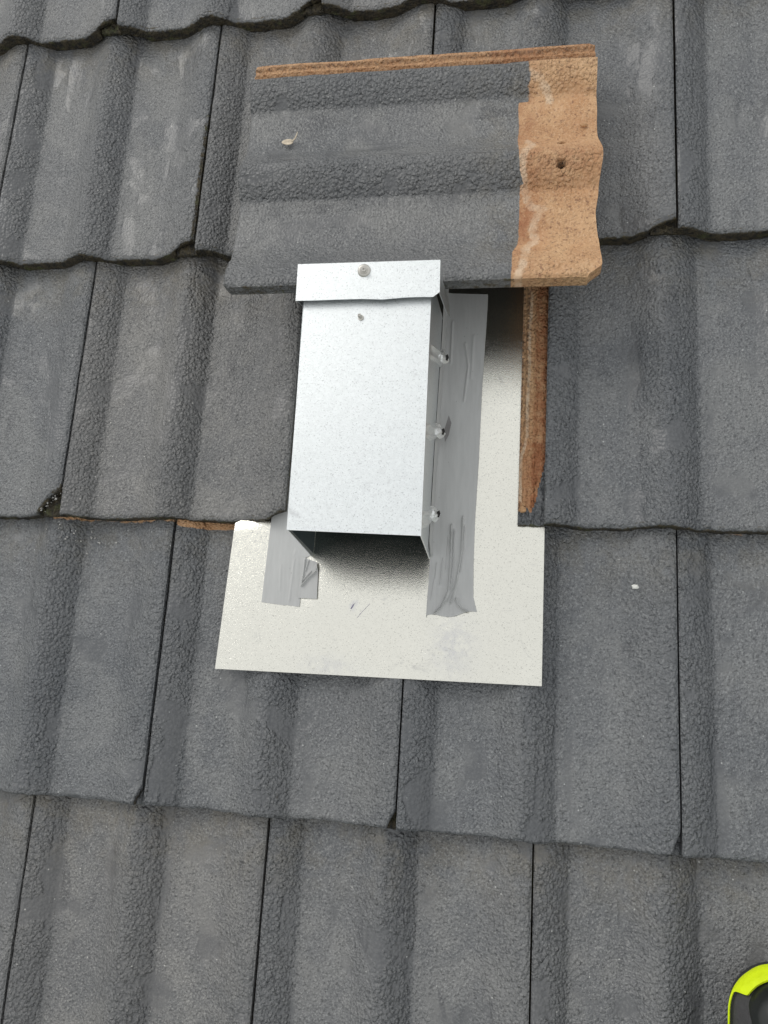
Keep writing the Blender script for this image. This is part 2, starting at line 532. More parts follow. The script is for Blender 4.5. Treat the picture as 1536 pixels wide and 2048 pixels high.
    # rows: top j=0..nt_-1 (back->front) ... bottom last rows front->back
    for i in (0, n - 1):
        V_ = [bm.verts[i * N + j] for j in range(N)]
        for j in range(nt_ - 1):
            bm.faces.new((V_[j], V_[j + 1], V_[N - 2 - j], V_[N - 1 - j]))
        bm.faces.new(V_[nt_ - 1:N - nt_ + 1])
    for i in range(n - 1):
        a, b = bm.verts[i * N], bm.verts[(i + 1) * N]
        c, d = bm.verts[(i + 1) * N + N - 1], bm.verts[i * N + N - 1]
        bm.faces.new((a, d, c, b))
    bmesh.ops.recalc_face_normals(bm, faces=bm.faces)
    # sharpen where the tile really has an arris
    for e in bm.edges:
        if len(e.link_faces) == 2 and e.calc_face_angle(0) > math.radians(50):
            e.smooth = False
    bm.to_mesh(me); bm.free()
    me.polygons.foreach_set('use_smooth', [True] * len(me.polygons))
    X = P[:, :, 0]; Y = P[:, :, 1]
    def put(nm, arr):
        a = me.attributes.new(nm, 'FLOAT', 'POINT')
        a.data.foreach_set('value', np.ascontiguousarray(arr, dtype=np.float32).reshape(-1))
    z0 = np.zeros_like(X)
    ms = fr * moss
    under = (X < -0.0002) * 1.0
    cl_ = clay(X, Y) if clay else z0.copy()
    if not clay:
        cl_ = np.maximum(cl_, under * 0.9)
    put('clay', cl_)
    put('efflo', efflo(X, Y) if efflo else z0)
    if mossf: ms = np.maximum(ms, mossf(X, Y))
    # grime in the side joint
    ms = np.maximum(ms, 1.0 * under) if not clay else ms
    put('moss', ms)
    put('rust', rust(X, Y) if rust else z0)
    put('grime_shade', grime_shade(X, Y) if grime_shade else z0)
    co = slope_coarse(X)
    put('coarse', np.clip(co + 0.25 * (fr > 0.1), 0, 1))
    me.materials.append(MAT_TILE)
    return me

TILT = math.atan2(T, G)

def place_tile(me, seam_x, y_front, label, group='grey interlocking roof tiles laid in courses', dx=0.0, dy=0.0, rot=0.0, dz=0.0):
    """seam_x is the left joint of the tile; y_front its lower edge."""
    o = bpy.data.objects.new('roof_tile', me)
    COL.objects.link(o)
    o.matrix_world = Matrix.Translation((seam_x + dx, y_front + dy, dz)) @ Matrix.Rotation(rot, 4, 'Z') @ Matrix.Rotation(-TILT, 4, 'X')
    tag(o, label, 'roof tile', group, 'thing')
    return o

def polyd(pts, X, Y):
    """distance from (X,Y) to a polyline"""
    d = np.full(X.shape, 9.0)
    for (x0, y0), (x1, y1) in zip(pts[:-1], pts[1:]):
        vx, vy = x1 - x0, y1 - y0
        t = np.clip(((X - x0) * vx + (Y - y0) * vy) / (vx * vx + vy * vy), 0, 1)
        d = np.minimum(d, np.hypot(X - x0 - t * vx, Y - y0 - t * vy))
    return d

YA, YB, YC, YD, YE = 1.0430, 0.6990, 0.3465, 0.0045, -0.345
# orange bloom on the course that was hidden until its neighbours were lifted
def bloom(x0, x1, amt, y0=0.338, y1=0.350):
    return lambda X, Y: amt * sstep(x0 - 0.01, x0 + 0.01, X) * (1 - sstep(x1 - 0.01, x1 + 0.01, X)) * sstep(y0 - 0.004, y0 + 0.004, Y) 

# top course
place_tile(tile_mesh('tile_a', 1, (0.028, 0.012), 0.95), -1.05, YA, 'grey roof tile filling the top left corner, its mossy lower edge thick and dark')
place_tile(tile_mesh('tile_b', 2, (0.028, 0.012), 0.95), -0.75, YA, 'second grey roof tile of the top course, right of the corner tile', dx=0.001)
place_tile(tile_mesh('tile_c', 3, (0.026, 0.010), 0.95), -0.45, YA, 'roof tile showing only its mossy lower edge at the top, above the loose tile', dx=-0.002)
# second course
place_tile(tile_mesh('tile_d', 4, (0.028, 0.012), 0.9), -1.20, YB, 'sliver of grey roof tile at the left edge, level with the loose tile')
place_tile(tile_mesh('tile_e', 5, (0.028, 0.014), 0.9,
           mossf=lambda X, Y: 0.62 * sstep(0.2895, 0.2955, X) * (1 - sstep(0.17, 0.24, Y))), -0.90, YB,
           'whole grey roof tile left of the loose tile, green moss along its right joint')
place_tile(tile_mesh('tile_f', 6, (0.028, 0.012), 0.9), -0.60, YB, 'grey roof tile partly hidden under the left end of the loose tile')
place_tile(tile_mesh('tile_g', 7, (0.028, 0.012), 0.9), -0.30, YB, 'grey roof tile behind the bare orange end of the loose tile')
place_tile(tile_mesh('tile_h', 8, (0.026, 0.012), 0.95), 0.0, YB, 'grey roof tile in the upper right corner, mossy lower edge, right of the loose tile')
# third course: one tile is missing, the vent sits in its place
place_tile(tile_mesh('tile_i', 9, (0.030, 0.030), 0.75, chips=((0.285, 0.006, 0.004),), mossf=lambda X, Y: 0.75 * np.exp(-(polyd([(0.268, 0.0), (0.300, 0.034)], X, Y) / 0.007) ** 2)),
           -1.05, YC, 'grey roof tile at the left edge with a broken lower right corner')
place_tile(tile_mesh('tile_j', 10, (0.020, 0.010), 0.85), -0.75, YC, 'grey roof tile directly left of the metal vent hood')
def c_clay(X, Y):
    lim = 0.018 + 0.055 * sstep(-0.0165, 0.000, X) ** 1.4 + 0.004 * (vnoise(X * 200, Y * 120, 77) - 0.5)
    return (X < -0.0005) * sstep(lim - 0.0015, lim + 0.0015, Y) * 1.0
c_line = [(-0.0195, 0.290), (-0.0215, 0.240), (-0.0208, 0.190), (-0.0225, 0.140), (-0.0215, 0.108), (-0.0245, 0.093), (-0.0280, 0.082), (-0.0283, 0.060), (-0.0275, 0.028)]
place_tile(tile_mesh('tile_k', 11, (0.012, 0.012), 0.85, clay=c_clay,
           efflo=lambda X, Y: 2.2 * np.exp(-(polyd(c_line, X, Y) / 0.0014) ** 2) * (X < 0),
           rust=lambda X, Y: (X < 0) * (0.9 * sstep(-0.018, -0.012, X) + 0.55 * (Y < 0.1)),
           grime_shade=lambda X, Y: 0.9 * (X < 0) * (np.exp(-((X + 0.0225) / 0.0035) ** 2) * sstep(0.09, 0.13, Y) + np.exp(-((X + 0.001) / 0.0012) ** 2) + (X < -0.0285)),
           mossf=lambda X, Y: 0.35 * (X < -0.0288)),
           -0.15, YC + 0.0005, 'grey roof tile right of the vent with a bare orange-brown side strip', dx=0.003)
# fourth course
place_tile(tile_mesh('tile_l', 12, (0.009, 0.020), 0.55, clay=bloom(0.125, 0.31, 0.60)), -0.90, YD,
           'grey roof tile at the left edge, level with the bottom of the metal sheet')
place_tile(tile_mesh('tile_m', 13, (0.009, 0.018), 0.5, mossf=lambda X, Y: 0.62 * np.exp(-(((X - 0.158) / 0.0035) ** 2 + ((Y - 0.022) / 0.008) ** 2)), clay=bloom(0.0, 0.10, 0.85, 0.333)), -0.60, YD,
           'grey roof tile under the lower left corner of the metal sheet', dx=0.001)
place_tile(tile_mesh('tile_n', 14, (0.008, 0.022), 0.5), -0.30, YD, 'grey roof tile under the lower right corner of the metal sheet, carrying a pebble', dy=-0.001)
place_tile(tile_mesh('tile_o', 15, (0.008, 0.020), 0.5, clay=bloom(0.03, 0.33, 0.42, 0.338)), 0.0, YD,
           'grey roof tile at the right edge, one course above the work shoe', dx=-0.001, dy=-0.001)
# lowest course in view
place_tile(tile_mesh('tile_p', 16, (0.010, 0.018), 0.5), -1.05, YE, 'narrow sliver of grey roof tile in the bottom left corner')
place_tile(tile_mesh('tile_q', 17, (0.010, 0.018), 0.5), -0.75, YE, 'leftmost whole grey roof tile of the bottom course')
place_tile(tile_mesh('tile_r', 18, (0.010, 0.018), 0.5), -0.45, YE, 'middle grey roof tile of the bottom course, below the metal sheet')
place_tile(tile_mesh('tile_s', 19, (0.010, 0.018), 0.5), -0.15, YE, 'grey roof tile of the bottom course beneath the work shoe', dx=-0.001)

# the roof carries on past the frame
spare = tile_mesh('tile_spare', 31, (0.012, 0.016), 0.7, step=0.006, ystep=0.02)
for y, xs_ in ((YA + G, (-1.2, -0.9, -0.6, -0.3, 0.0)), (YA, (-0.15, 0.15)), (YB, (0.3,)), (YC, (-1.35, 0.15)),
               (YD, (-1.5, -1.2, 0.3)), (YE, (-1.35, 0.15)), (YE - G, (-1.2, -0.9, -0.6, -0.3, 0.0, 0.3))):
    for x in xs_:
        place_tile(spare, x, y, 'grey roof tile beyond the edge of the photo', 'grey roof tiles continuing outside the photo')

# ------------------------------------------------------------------ loose tile
LW = 0.30
def l_clay(X, Y):
    edge = 0.337 + 0.003 * (vnoise(X * 40, X * 0 + 2, 5) - 0.5) + 0.006 * roll(X, 0.15, 0.17, 0.24, 0.26) - 0.005 * (X > 0.165) * 1.0 + 0.012 * (X < 0.045)
    wd = 0.0025 + 0.010 * (1 - sstep(0.035, 0.05, X))
    c = sstep(edge - wd, edge + wd, Y)
    c = np.maximum(c, (X < -0.0002) * 1.0)
    return c * 1.0
l_lines = [[(0.012, 0.345), (0.022, 0.362), (0.036, 0.370), (0.046, 0.373)],
           [(0.108, 0.348), (0.118, 0.352), (0.128, 0.345), (0.146, 0.340), (0.166, 0.343), (0.182, 0.347), (0.194, 0.352), (0.197, 0.366), (0.205, 0.358),
            (0.222, 0.353), (0.238, 0.356), (0.250, 0.346), (0.275, 0.344), (0.298, 0.338)]]
def l_efflo(X, Y):
    d = np.minimum(polyd(l_lines[0], X, Y), polyd(l_lines[1], X, Y))
    return 1.15 * np.exp(-(d / 0.0066) ** 2)
loose = bpy.data.objects.new('loose_roof_tile', tile_mesh(
    'loose_tile', 40, (0.004, 0.006), 0.10, step=0.0016, ystep=0.0022, clay=l_clay, efflo=l_efflo, length=0.427, headclip=0.014,
    rust=lambda X, Y: 0.22 * (X < 0) + 0.45 * (1 - sstep(0.345, 0.375, Y)) * (Y > 0.3) + 0.55 * np.exp(-(((X - 0.140) / 0.032) ** 2 + ((Y - 0.390) / 0.04) ** 2)) + 0.7 * np.exp(-(((X - 0.212) / 0.022) ** 2 + ((Y - 0.338) / 0.014) ** 2)),
    grime_shade=lambda X, Y: 1.0 * (np.hypot(X - 0.1475, Y - 0.385) < 0.0048) + 0.9 * (np.hypot(X - 0.1135, Y - 0.386) < 0.0026) + (X < 0) * 0.62 * (np.exp(-((X + 0.0235) / 0.0024) ** 2) + np.exp(-((X + 0.0110) / 0.0022) ** 2)),  # groove grime, plus the shade of the nail holes painted dark
    mossf=lambda X, Y: 0.42 * (X > 0.2964) * (Y < 0.335),
    holes=((0.1475, 0.385, 0.0042, 0.012), (0.1135, 0.386, 0.0034, 0.007)), wobble=0.0010))
COL.objects.link(loose)
loose.data.transform(Matrix.Translation((0.30, 0, 0)) @ Matrix.Scale(1.022, 4, (1, 0, 0)) @ Matrix.Translation((-0.297, 0, 0)))
q = Matrix(((0.99907, -0.01767, 0.03943), (0.0116, 0.98873, 0.14923), (-0.04163, -0.14863, 0.98802)))
A = Matrix(((0, 1, 0), (-1, 0, 0), (0, 0, 1)))           # tile x -> down the photo, tile y -> to the right
LM = q.to_4x4(); LM.translation = Vector((-0.5170, 0.60025, 0.0935))
LM = LM @ (Matrix.Translation((0, LW, 0)) @ A.to_4x4())
loose.matrix_world = LM
tag(loose, 'loose dark grey tile lying crosswise on the roof, with bare orange end', 'roof tile', None, 'thing')
def on_loose(x, y, h=0.0):
    z = float(prof_top(np.array([x]))[0])
    return LM @ Vector((x, y, z + h))
# hanging nibs on the underside, at the head end
for k, x in enumerate((0.065, 0.205)):
    nb = slab_mesh('nib', [(x - 0.016, 0.404, -0.034), (x + 0.016, 0.404, -0.034), (x + 0.016, 0.416, -0.034), (x - 0.016, 0.416, -0.034)], (0, 0, -0.012))
    link('hanging_nib', nb, MAT_CRUMB, loose)

# ------------------------------------------------------------------ the metal vent
vent = empty('roof_vent', (-0.34, 0.40, -0.03))
tag(vent, 'galvanised metal box vent hood taped to a flat sheet where a tile is missing', 'roof vent', None, 'thing')
def vlink(name, me, mat, parent=None, smooth=False):
    me.transform(Matrix.Translation((0.34, -0.40, 0.03)))
    return link(name, me, mat, parent or vent, smooth)

def sheet_z(y):
    y = np.asarray(y, float)
    return -0.0085 - 0.0625 * (y - 0.1655) - 0.02 * np.maximum(y - 0.36, 0)

def sheet_bow(X, Y):
    v = np.clip((Y - 0.166) / 0.5, 0, 1); u = np.clip((X + 0.526) / 0.38, 0, 1)
    return sheet_z(Y) + 0.0012 * np.sin(X * 24 + 1) * (1 - v) + 0.0009 * np.sin(Y * 30) * u + 0.0022 * np.exp(-(((X + 0.15) / 0.02) ** 2 + ((Y - 0.166) / 0.03) ** 2)) \
        + 0.0022 * (sstep(0.205, 0.258, Y) - sstep(0.258, 0.325, Y)) * sstep(-0.432, -0.405, X) * (1 - sstep(-0.285, -0.262, X)) \
        - 0.003 * sstep(0.339, 0.349, Y) * (1 - sstep(-0.505, -0.48, X))

# flashing sheet, gently bowed, 0.8 mm thick
nx, ny = 60, 80
U, V = np.meshgrid(np.linspace(0, 1, nx), np.linspace(0, 1, ny), indexing='ij')
yb_ = 0.1660 + 0.0012 * U
Y = yb_ + (0.665 - yb_) * V
xl = -0.5262 + 0.006 * np.clip((Y - 0.166) / 0.18, 0, 1) + np.clip((Y - 0.3475) / 0.008, 0, 1) * 0.058
xr = -0.1462 - 0.0010 * V
X = xl + (xr - xl) * U
Z = sheet_bow(X, Y)
top = np.stack([X, Y, Z], -1)
me = grid_mesh('flashing', top)
me = thicken(upward(me), 0.0008)
co = np.zeros(len(me.vertices) * 3); me.vertices.foreach_get('co', co); co = co.reshape(-1, 3)
st = 0.75 * np.exp(-(((co[:, 0] + 0.245) / 0.022) ** 2 + ((co[:, 1] - 0.205) / 0.03) ** 2)) + 0.5 * np.exp(-(((co[:, 0] + 0.39) / 0.03) ** 2 + ((co[:, 1] - 0.176) / 0.012) ** 2))
st = np.maximum(st, 1.8 * np.exp(-(polyd([(-0.3655, 0.2440), (-0.3615, 0.2495)], co[:, 0], co[:, 1]) / 0.0022) ** 2))
a = me.attributes.new('stain', 'FLOAT', 'POINT'); a.data.foreach_set('value', st.astype(np.float32))
flash = vlink('flashing_sheet', me, MAT_SHEET, smooth=True)

MAT_SCUFF = plain_material('purple_scuff', (0.22, 0.20, 0.30), 0.6, 0, 0.0002, 700, 0.4)
for pts_ in ([(-0.3672, 0.2432), (-0.3660, 0.2428), (-0.3640, 0.2462), (-0.3618, 0.2508), (-0.3630, 0.2492), (-0.3648, 0.2478), (-0.3660, 0.2455)],
             [(-0.3560, 0.2370), (-0.3556, 0.2369), (-0.3440, 0.2500), (-0.3443, 0.2502)], [(-0.3590, 0.2330), (-0.3587, 0.2328), (-0.3540, 0.2385), (-0.3543, 0.2386)]):
    m_ = slab_mesh('scuff', [(x, y, float(sheet_bow(np.array(x), np.array(y))) + 0.00022) for x, y in pts_], (0, 0, -0.00015))
    vlink('scuff_mark', m_, MAT_SCUFF, flash)
# hood: top plate, two side walls, closed back, open towards the eaves
tz = 0.1050
TL, TR, BR, BL = (-0.4135, 0.3172), (-0.2695, 0.3142), (-0.2700, 0.5965), (-0.4120, 0.5965)
t = 0.0011
hood_top = slab_mesh('hood_top', [(*TL, tz), (*TR, tz), (*BR, tz), (*BL, tz)], (0, 0, -t))
bm = bmesh.new(); bm.from_mesh(hood_top)
bmesh.ops.subdivide_edges(bm, edges=bm.edges[:], cuts=0)
bm.to_mesh(hood_top); bm.free()
vlink('hood_top', hood_top, MAT_HOOD)
MAT_INNER_SHADE = plain_material('dark_teal_inner_shade', (0.035, 0.055, 0.062), 0.6, 0, 0.0003, 500)  # added dark panels: shade for the hood inside and its reflection
vlink('added_shade_panel', slab_mesh('shade_top', [(TL[0] + 0.002, TL[1] + 0.0012, tz - t - 0.0004), (TR[0] - 0.002, TR[1] + 0.0012, tz - t - 0.0004), (BR[0] - 0.002, 0.591, tz - t - 0.0004), (BL[0] + 0.002, 0.591, tz - t - 0.0004)], (0, 0, -0.0012)), MAT_INNER_SHADE)
zb0 = float(sheet_z(0.303)) + 0.001; zb1 = float(sheet_z(0.5965)) + 0.001
def wall_mesh(name, xtop, xbot, sgn, yt, yb):
    n, m_ = 60, 24
    P_ = np.zeros((n, m_, 3))
    for i in range(n):
        for j in range(m_):
            f = j / (m_ - 1)
            yf = yb + (yt - yb) * f
            y = yf + (0.5955 - yf) * i / (n - 1)
            zb = float(sheet_z(y)) + 0.001
            z = zb + (tz - t - 0.0003 - zb) * f
            P_[i, j] = (xbot(y) + (xtop - xbot(y)) * f, y, z)
    me = grid_mesh(name, P_)
    if me.polygons[0].normal.x * sgn < 0: me.flip_normals(); me.update()
    return thicken(me, t)
def wall_x(y, z):
    zb = float(sheet_z(y)) + 0.001 if np.isscalar(y) else sheet_z(y) + 0.001
    xb = -0.2769 + 0.0045 * (y - 0.305) / 0.29
    return xb + (-0.2698 - xb) * (z - zb) / (tz - zb)
vlink('side_wall', wall_mesh('wall_l', -0.4132, lambda y: -0.4186, -1, 0.3174, 0.3026), MAT_WALL, smooth=True)
vlink('added_shade_panel', wall_mesh('shade_l', -0.4118, lambda y: -0.4172, 1, 0.3200, 0.3075), MAT_INNER_SHADE, smooth=True)  # added shade panels along both walls
vlink('added_shade_panel', wall_mesh('shade_r', -0.2713, lambda y: -0.2784 + 0.0045 * (y - 0.305) / 0.29, -1, 0.3175, 0.3095), MAT_INNER_SHADE, smooth=True)
vlink('side_wall', wall_mesh('wall_r', -0.2698, lambda y: -0.2769 + 0.0045 * (y - 0.305) / 0.29, 1, 0.3148, 0.3049), MAT_WALL, smooth=True)
vlink('back_wall', slab_mesh('back', [(-0.4165, 0.5935, zb1), (-0.2745, 0.5935, zb1), (-0.2715, 0.5935, tz - t - 0.001), (-0.4115, 0.5935, tz - t - 0.001)], (0, -t, 0)), MAT_WALL)
op = slab_mesh('opening_shade', [(x, y, float(sheet_z(y)) + 0.0035) for x, y in ((-0.415, 0.336), (-0.279, 0.336), (-0.275, 0.590), (-0.413, 0.590))], (0, 0, 0.0012))  # black plate for the duct hole, enlarged to darken the hood inside
vlink('opening_shade_plate', op, MAT_DARK)

# folded end flap lapping over the loose tile
fz = 0.1125
fpts = [(-0.4196, 0.6140), (-0.2606, 0.6124), (-0.2598, 0.5760), (-0.2668, 0.5704)]
low = [(-0.2668 + (-0.4193 + 0.2668) * k / 14, 0.5706 + 0.0004 * k / 14 + 0.0008 * math.sin(k * 0.9) * (0.4 if k < 8 else 0.1) - 0.0010 * math.exp(-((k - 5) / 1.2) ** 2)) for k in range(1, 15)]
flap = slab_mesh('flap', [(x, y, fz) for x, y in fpts + low], (0, 0, -0.0009))
side_r = slab_mesh('flap_side', [(-0.2606, 0.6124, fz - 0.001), (-0.2600, 0.5752, fz - 0.001), (-0.2590, 0.5775, 0.050), (-0.2588, 0.5830, 0.026), (-0.2592, 0.5960, 0.034), (-0.2596, 0.5968, 0.0900), (-0.2602, 0.6120, 0.1000)], (-0.0009, 0, 0))
side_l = slab_mesh('flap_side2', [(-0.4190, 0.6138, fz - 0.001), (-0.4190, 0.5715, fz - 0.001), (-0.4180, 0.5800, 0.050), (-0.4180, 0.5965, 0.050), (-0.4180, 0.5965, 0.0980), (-0.4186, 0.6120, 0.1040)], (0.0009, 0, 0))
fl = vlink('end_flap', join_meshes('flap_all', [flap, side_r, side_l]), MAT_HOOD)

# washer-head screw on the flap
def hexhead(r, h, z0):
    pr = [(0.0001, z0 + h * 0.55), (r * 0.35, z0 + h * 0.55), (r * 0.42, z0 + h), (r * 0.9, z0 + h), (r, z0 + h * 0.85), (r, z0)]
    return lathe_mesh('hex', pr, 6)
SC = Matrix.Translation((-0.3437, 0.6030, fz + 0.0001)) @ Matrix.Rotation(math.radians(9), 4, 'X') @ Matrix.Rotation(math.radians(6), 4, 'Y')
wa = lathe_mesh('washer', [(0.0001, 0.0026), (0.0050, 0.0026), (0.0064, 0.0019), (0.0072, 0.0009), (0.0073, 0.0), (0.0071, -0.0006)], 40, SC)
scr = vlink('washer', wa, MAT_SCREW, smooth=True)
hx = join_meshes('hx', [lathe_mesh('fl', [(0.0001, 0.0036), (0.0040, 0.0034), (0.0043, 0.0026)], 28), hexhead(0.0030, 0.0034, 0.0030)])
hx.transform(SC)
o = vlink('screw_head', hx, MAT_SCREW, fl)
sm = hexhead(0.0023, 0.0045, 0.0)
sm.transform(Matrix.Translation((-0.3462, 0.5524, tz)) @ Matrix.Rotation(math.radians(-20), 4, 'Y') @ Matrix.Rotation(math.radians(-24), 4, 'X'))
sb = lathe_mesh('sb', [(0.0001, 0.0012), (0.0030, 0.0010), (0.0033, 0)], 20, Matrix.Translation((-0.3461, 0.5522, tz)))
vlink('small_screw', join_meshes('ss', [sm, sb]), MAT_SCREW)

# strengthening bands pressed across the side wall, with torn snap tabs
# open lap joint running along the side wall
P_ = np.zeros((70, 2, 3))
for i in range(70):
    y = 0.3090 + (0.592 - 0.3090) * i / 69
    zc = 0.0065 + 0.006 * (1 - float(sstep(0.33, 0.50, y))) - 0.008 * float(sstep(0.42, 0.56, y)) + 0.0006 * math.sin(i * 1.3)
    wd = 0.0007 + 0.0006 * abs(math.sin(i * 0.41)) ** 3
    for j, z in enumerate((zc - wd, zc + wd)):
        P_[i, j] = (wall_x(y, z) + 0.0004, y, z)
vlink('lap_joint', thicken(grid_mesh('lap', P_), 0.0002), MAT_DARK)
for k, (y0, wdt) in enumerate(((0.5400, 0.019), (0.4500, 0.018), (0.3530, 0.019))):
    n, m_ = 26, 20
    P_ = np.zeros((n, m_, 3))
    for i in range(n):
        v = i / (n - 1)
        for j in range(m_):
            zz = 0.1034 + (-0.004 - 0.1034) * j / (m_ - 1)
            yy = y0 + wdt * (v - 0.5) + 0.0014 * math.sin(zz * 60 + k) - 0.24 * (zz - 0.005)
            bulge = 0.0021 * (math.exp(-((v - 0.22) / 0.09) ** 2) + math.exp(-((v - 0.80) / 0.10) ** 2)) - 0.0006 * math.exp(-((v - 0.5) / 0.15) ** 2)
            if v in (0.0, 1.0): bulge = -0.0014
            if j == 0: bulge = -0.0014
            elif j < 3: bulge *= 0.5
            P_[i, j] = (wall_x(yy, zz) + 0.0011 + bulge, yy, zz)
    band = vlink('wall_band', grid_mesh('band', P_), MAT_BAND, smooth=True)
    # snap tab: a little folded diamond of bright metal round a dark slot
    yc = y0 + 0.0005
    def tabpt(u, v):
        """u outwards 0..1, v along the hood -1..1"""
        hw = 0.0088 * (1 - 0.75 * abs(2 * u - 0.75) ** 1.5 * (1 if u > 0.375 else 0.35))
        z = 0.0185 - 0.0150 * u - 0.004 * abs(v) ** 1.5 + 0.0012 * math.exp(-((u - 0.45) / 0.16) ** 2) * (1 - abs(v))
        z += 0.0016 * abs(mnoise.noise(Vector((u * 3.6 + k * 3.1, v * 2.4, k)))) * 2 - 0.0012 * (abs(v - 0.15) < 0.12)
        x = wall_x(yc, 0.012) + 0.0008 + 0.0105 * u + 0.0008 * mnoise.noise(Vector((u * 4, v * 3, k * 7.7)))
        return (x, yc + hw * v + 0.0012 * math.sin(u * 5 + k), z)
    Pt = np.array([[tabpt(u / 5, v / 3) for v in range(-3, 4)] for u in range(6)])
    vlink('folded_tab', thicken(upward(grid_mesh('tab', Pt)), 0.0006), MAT_BAND, band, smooth=False)
    hx_ = wall_x(yc, 0.012) + 0.0086
    hp = slab_mesh('hole', [(hx_ - 0.0016, yc - 0.0022, 0.0078), (hx_ + 0.0008, yc - 0.0036, 0.0062), (hx_ + 0.0021, yc + 0.0010, 0.0052), (hx_ + 0.0010, yc + 0.0046, 0.0060), (hx_ - 0.0012, yc + 0.0030, 0.0080)], (0.0004, 0, 0.0016))
    vlink('snap_hole', hp, MAT_DARK, band)

# duct tape
def interp(y, pts):
    ys = [p[1] for p in pts]; xs_ = [p[0] for p in pts]
    return np.interp(y, ys, xs_)
def tape_mesh(name, left, right, ybot, ytop, wrinkles, climb=None, nx=90, ny=260, lift=0.0010, rumple=1.0):
    """left/right: outlines (x,y); climb(y)->(x of the wall foot, height climbed)"""
    S, Tt = np.meshgrid(np.linspace(0, 1, nx), np.linspace(0, 1, ny), indexing='ij')
    yb2 = ybot(S) if callable(ybot) else ybot
    yt2 = ytop(S) if callable(ytop) else ytop
    Y = yb2 + (yt2 - yb2) * Tt
    XL = interp(Y, left); XR = interp(Y, right)
    X = XL + (XR - XL) * S
    Z = sheet_bow(X, Y) + lift
    for (pts, amp, wd) in wrinkles:
        d = polyd(pts, X, Y)
        Z = Z + 1.8 * amp * np.exp(-(d / wd) ** 2)
    Z += 0.0003 * rumple * vnoise(X * 70, Y * 20, 8)
    edge = np.minimum.reduce([S, 1 - S]) * 0 + 1
    if climb:
        foot, h = climb
        F = foot(Y); H = h(Y)
        over = np.clip(F - X, 0, None)
        # what lies left of the wall foot climbs the wall instead
        k = over > 0
        hh = over / np.maximum(F - XL, 1e-5) * H
        zz_ = sheet_z(Y) + hh
        bow = 0.0022 * np.sin(math.pi * np.clip(hh / np.maximum(H, 1e-4), 0, 1)) * (0.5 + vnoise(Y * 22, Y * 0, 4))
        X = np.where(k, wall_x(Y, zz_) + 0.0009 + bow, X)
        rnd_ = np.exp(-((X - F) / 0.004) ** 2) * (H > 0.002)
        Z = Z + np.where(k, hh, 0) + 0.0015 * rnd_
    return thicken(upward(grid_mesh(name, np.stack([X, Y, Z], -1))), 0.0003)

footR = lambda y: -0.2769 + 0.0045 * (y - 0.305) / 0.29 + 0.0008
tr = tape_mesh('tape_r',
    left=[(-0.2838, 0.2368), (-0.2765, 0.270), (-0.2780, 0.300), (-0.2800, 0.3065), (-0.2850, 0.33), (-0.2850, 0.63)],
    right=[(-0.2195, 0.2440), (-0.2245, 0.262), (-0.2258, 0.300), (-0.2262, 0.350), (-0.2245, 0.43), (-0.2240, 0.52), (-0.2215, 0.622)],
    ybot=lambda s: 0.2368 + 0.0075 * s + 0.0022 * np.sin(s * 9), ytop=lambda s: 0.645 - 0.004 * s,
    wrinkles=[([(-0.2530, 0.345), (-0.2520, 0.300), (-0.2530, 0.268), (-0.2600, 0.250), (-0.2680, 0.2415)], 0.0022, 0.0011),
              ([(-0.2495, 0.340), (-0.2490, 0.300), (-0.2505, 0.270), (-0.2560, 0.254)], 0.0014, 0.0009),
              ([(-0.2400, 0.355), (-0.2400, 0.315), (-0.2440, 0.280), (-0.2500, 0.254)], 0.0020, 0.0010),
              ([(-0.2375, 0.345), (-0.2380, 0.315), (-0.2405, 0.290)], 0.0012, 0.0008),
              ([(-0.2440, 0.259), (-0.2410, 0.252), (-0.2360, 0.247), (-0.2300, 0.245)], 0.0022, 0.0012),
              ([(-0.2610, 0.305), (-0.2630, 0.275)], 0.0010, 0.0010), ([(-0.2560, 0.330), (-0.2575, 0.290)], 0.0006, 0.0008),
              ([(-0.2680, 0.300), (-0.2690, 0.282)], 0.0008, 0.0008), ([(-0.2700, 0.28), (-0.2720, 0.258)], 0.0006, 0.0009),
              ([(-0.2640, 0.55), (-0.2640, 0.605)], 0.0009, 0.0014), ([(-0.2450, 0.500), (-0.2420, 0.545), (-0.2470, 0.575)], 0.0008, 0.0012),
              ([(-0.2380, 0.53), (-0.2370, 0.585)], 0.0005, 0.0016)],
    climb=(footR, lambda y: (0.0045 + 0.005 * (1 - sstep(0.33, 0.50, y)) - 0.008 * sstep(0.42, 0.56, y) - sheet_z(y)) * sstep(0.305, 0.325, y)))
tp = vlink('duct_tape', tr, MAT_TAPE, smooth=True)
tp['label'] = 'long wrinkled grey tape strip along the right foot of the hood'
tg = slab_mesh('tongue', [(-0.2655, 0.4555, -0.0085), (-0.2600, 0.4740, -0.0050), (-0.2570, 0.4660, -0.0080), (-0.2600, 0.4520, -0.0110), (-0.2640, 0.4440, -0.0120)], (0.0002, 0, -0.0004))
MAT_TAPEBACK = plain_material('tape_back', (0.16, 0.155, 0.155), 0.6, 0, 0.0002, 300)
vlink('torn_tape', tg, MAT_TAPEBACK)
footL = lambda y: -0.4182 + 0 * y
tl = tape_mesh('tape_l', left=[(-0.4762, 0.245), (-0.4735, 0.36), (-0.4700, 0.58)], right=[(-0.4288, 0.2430), (-0.4294, 0.300), (-0.4188, 0.306), (-0.4188, 0.58)],
    ybot=lambda s: 0.2468 - 0.0045 * s + 0.0006 * (s > 0.62), ytop=0.58, rumple=0.1,
    wrinkles=[([(-0.4420, 0.25), (-0.4400, 0.31)], 0.0004, 0.0012), ([(-0.455, 0.262), (-0.456, 0.292)], 0.0003, 0.001)], nx=50, ny=160)
vlink('duct_tape', tl, MAT_TAPE, smooth=True)
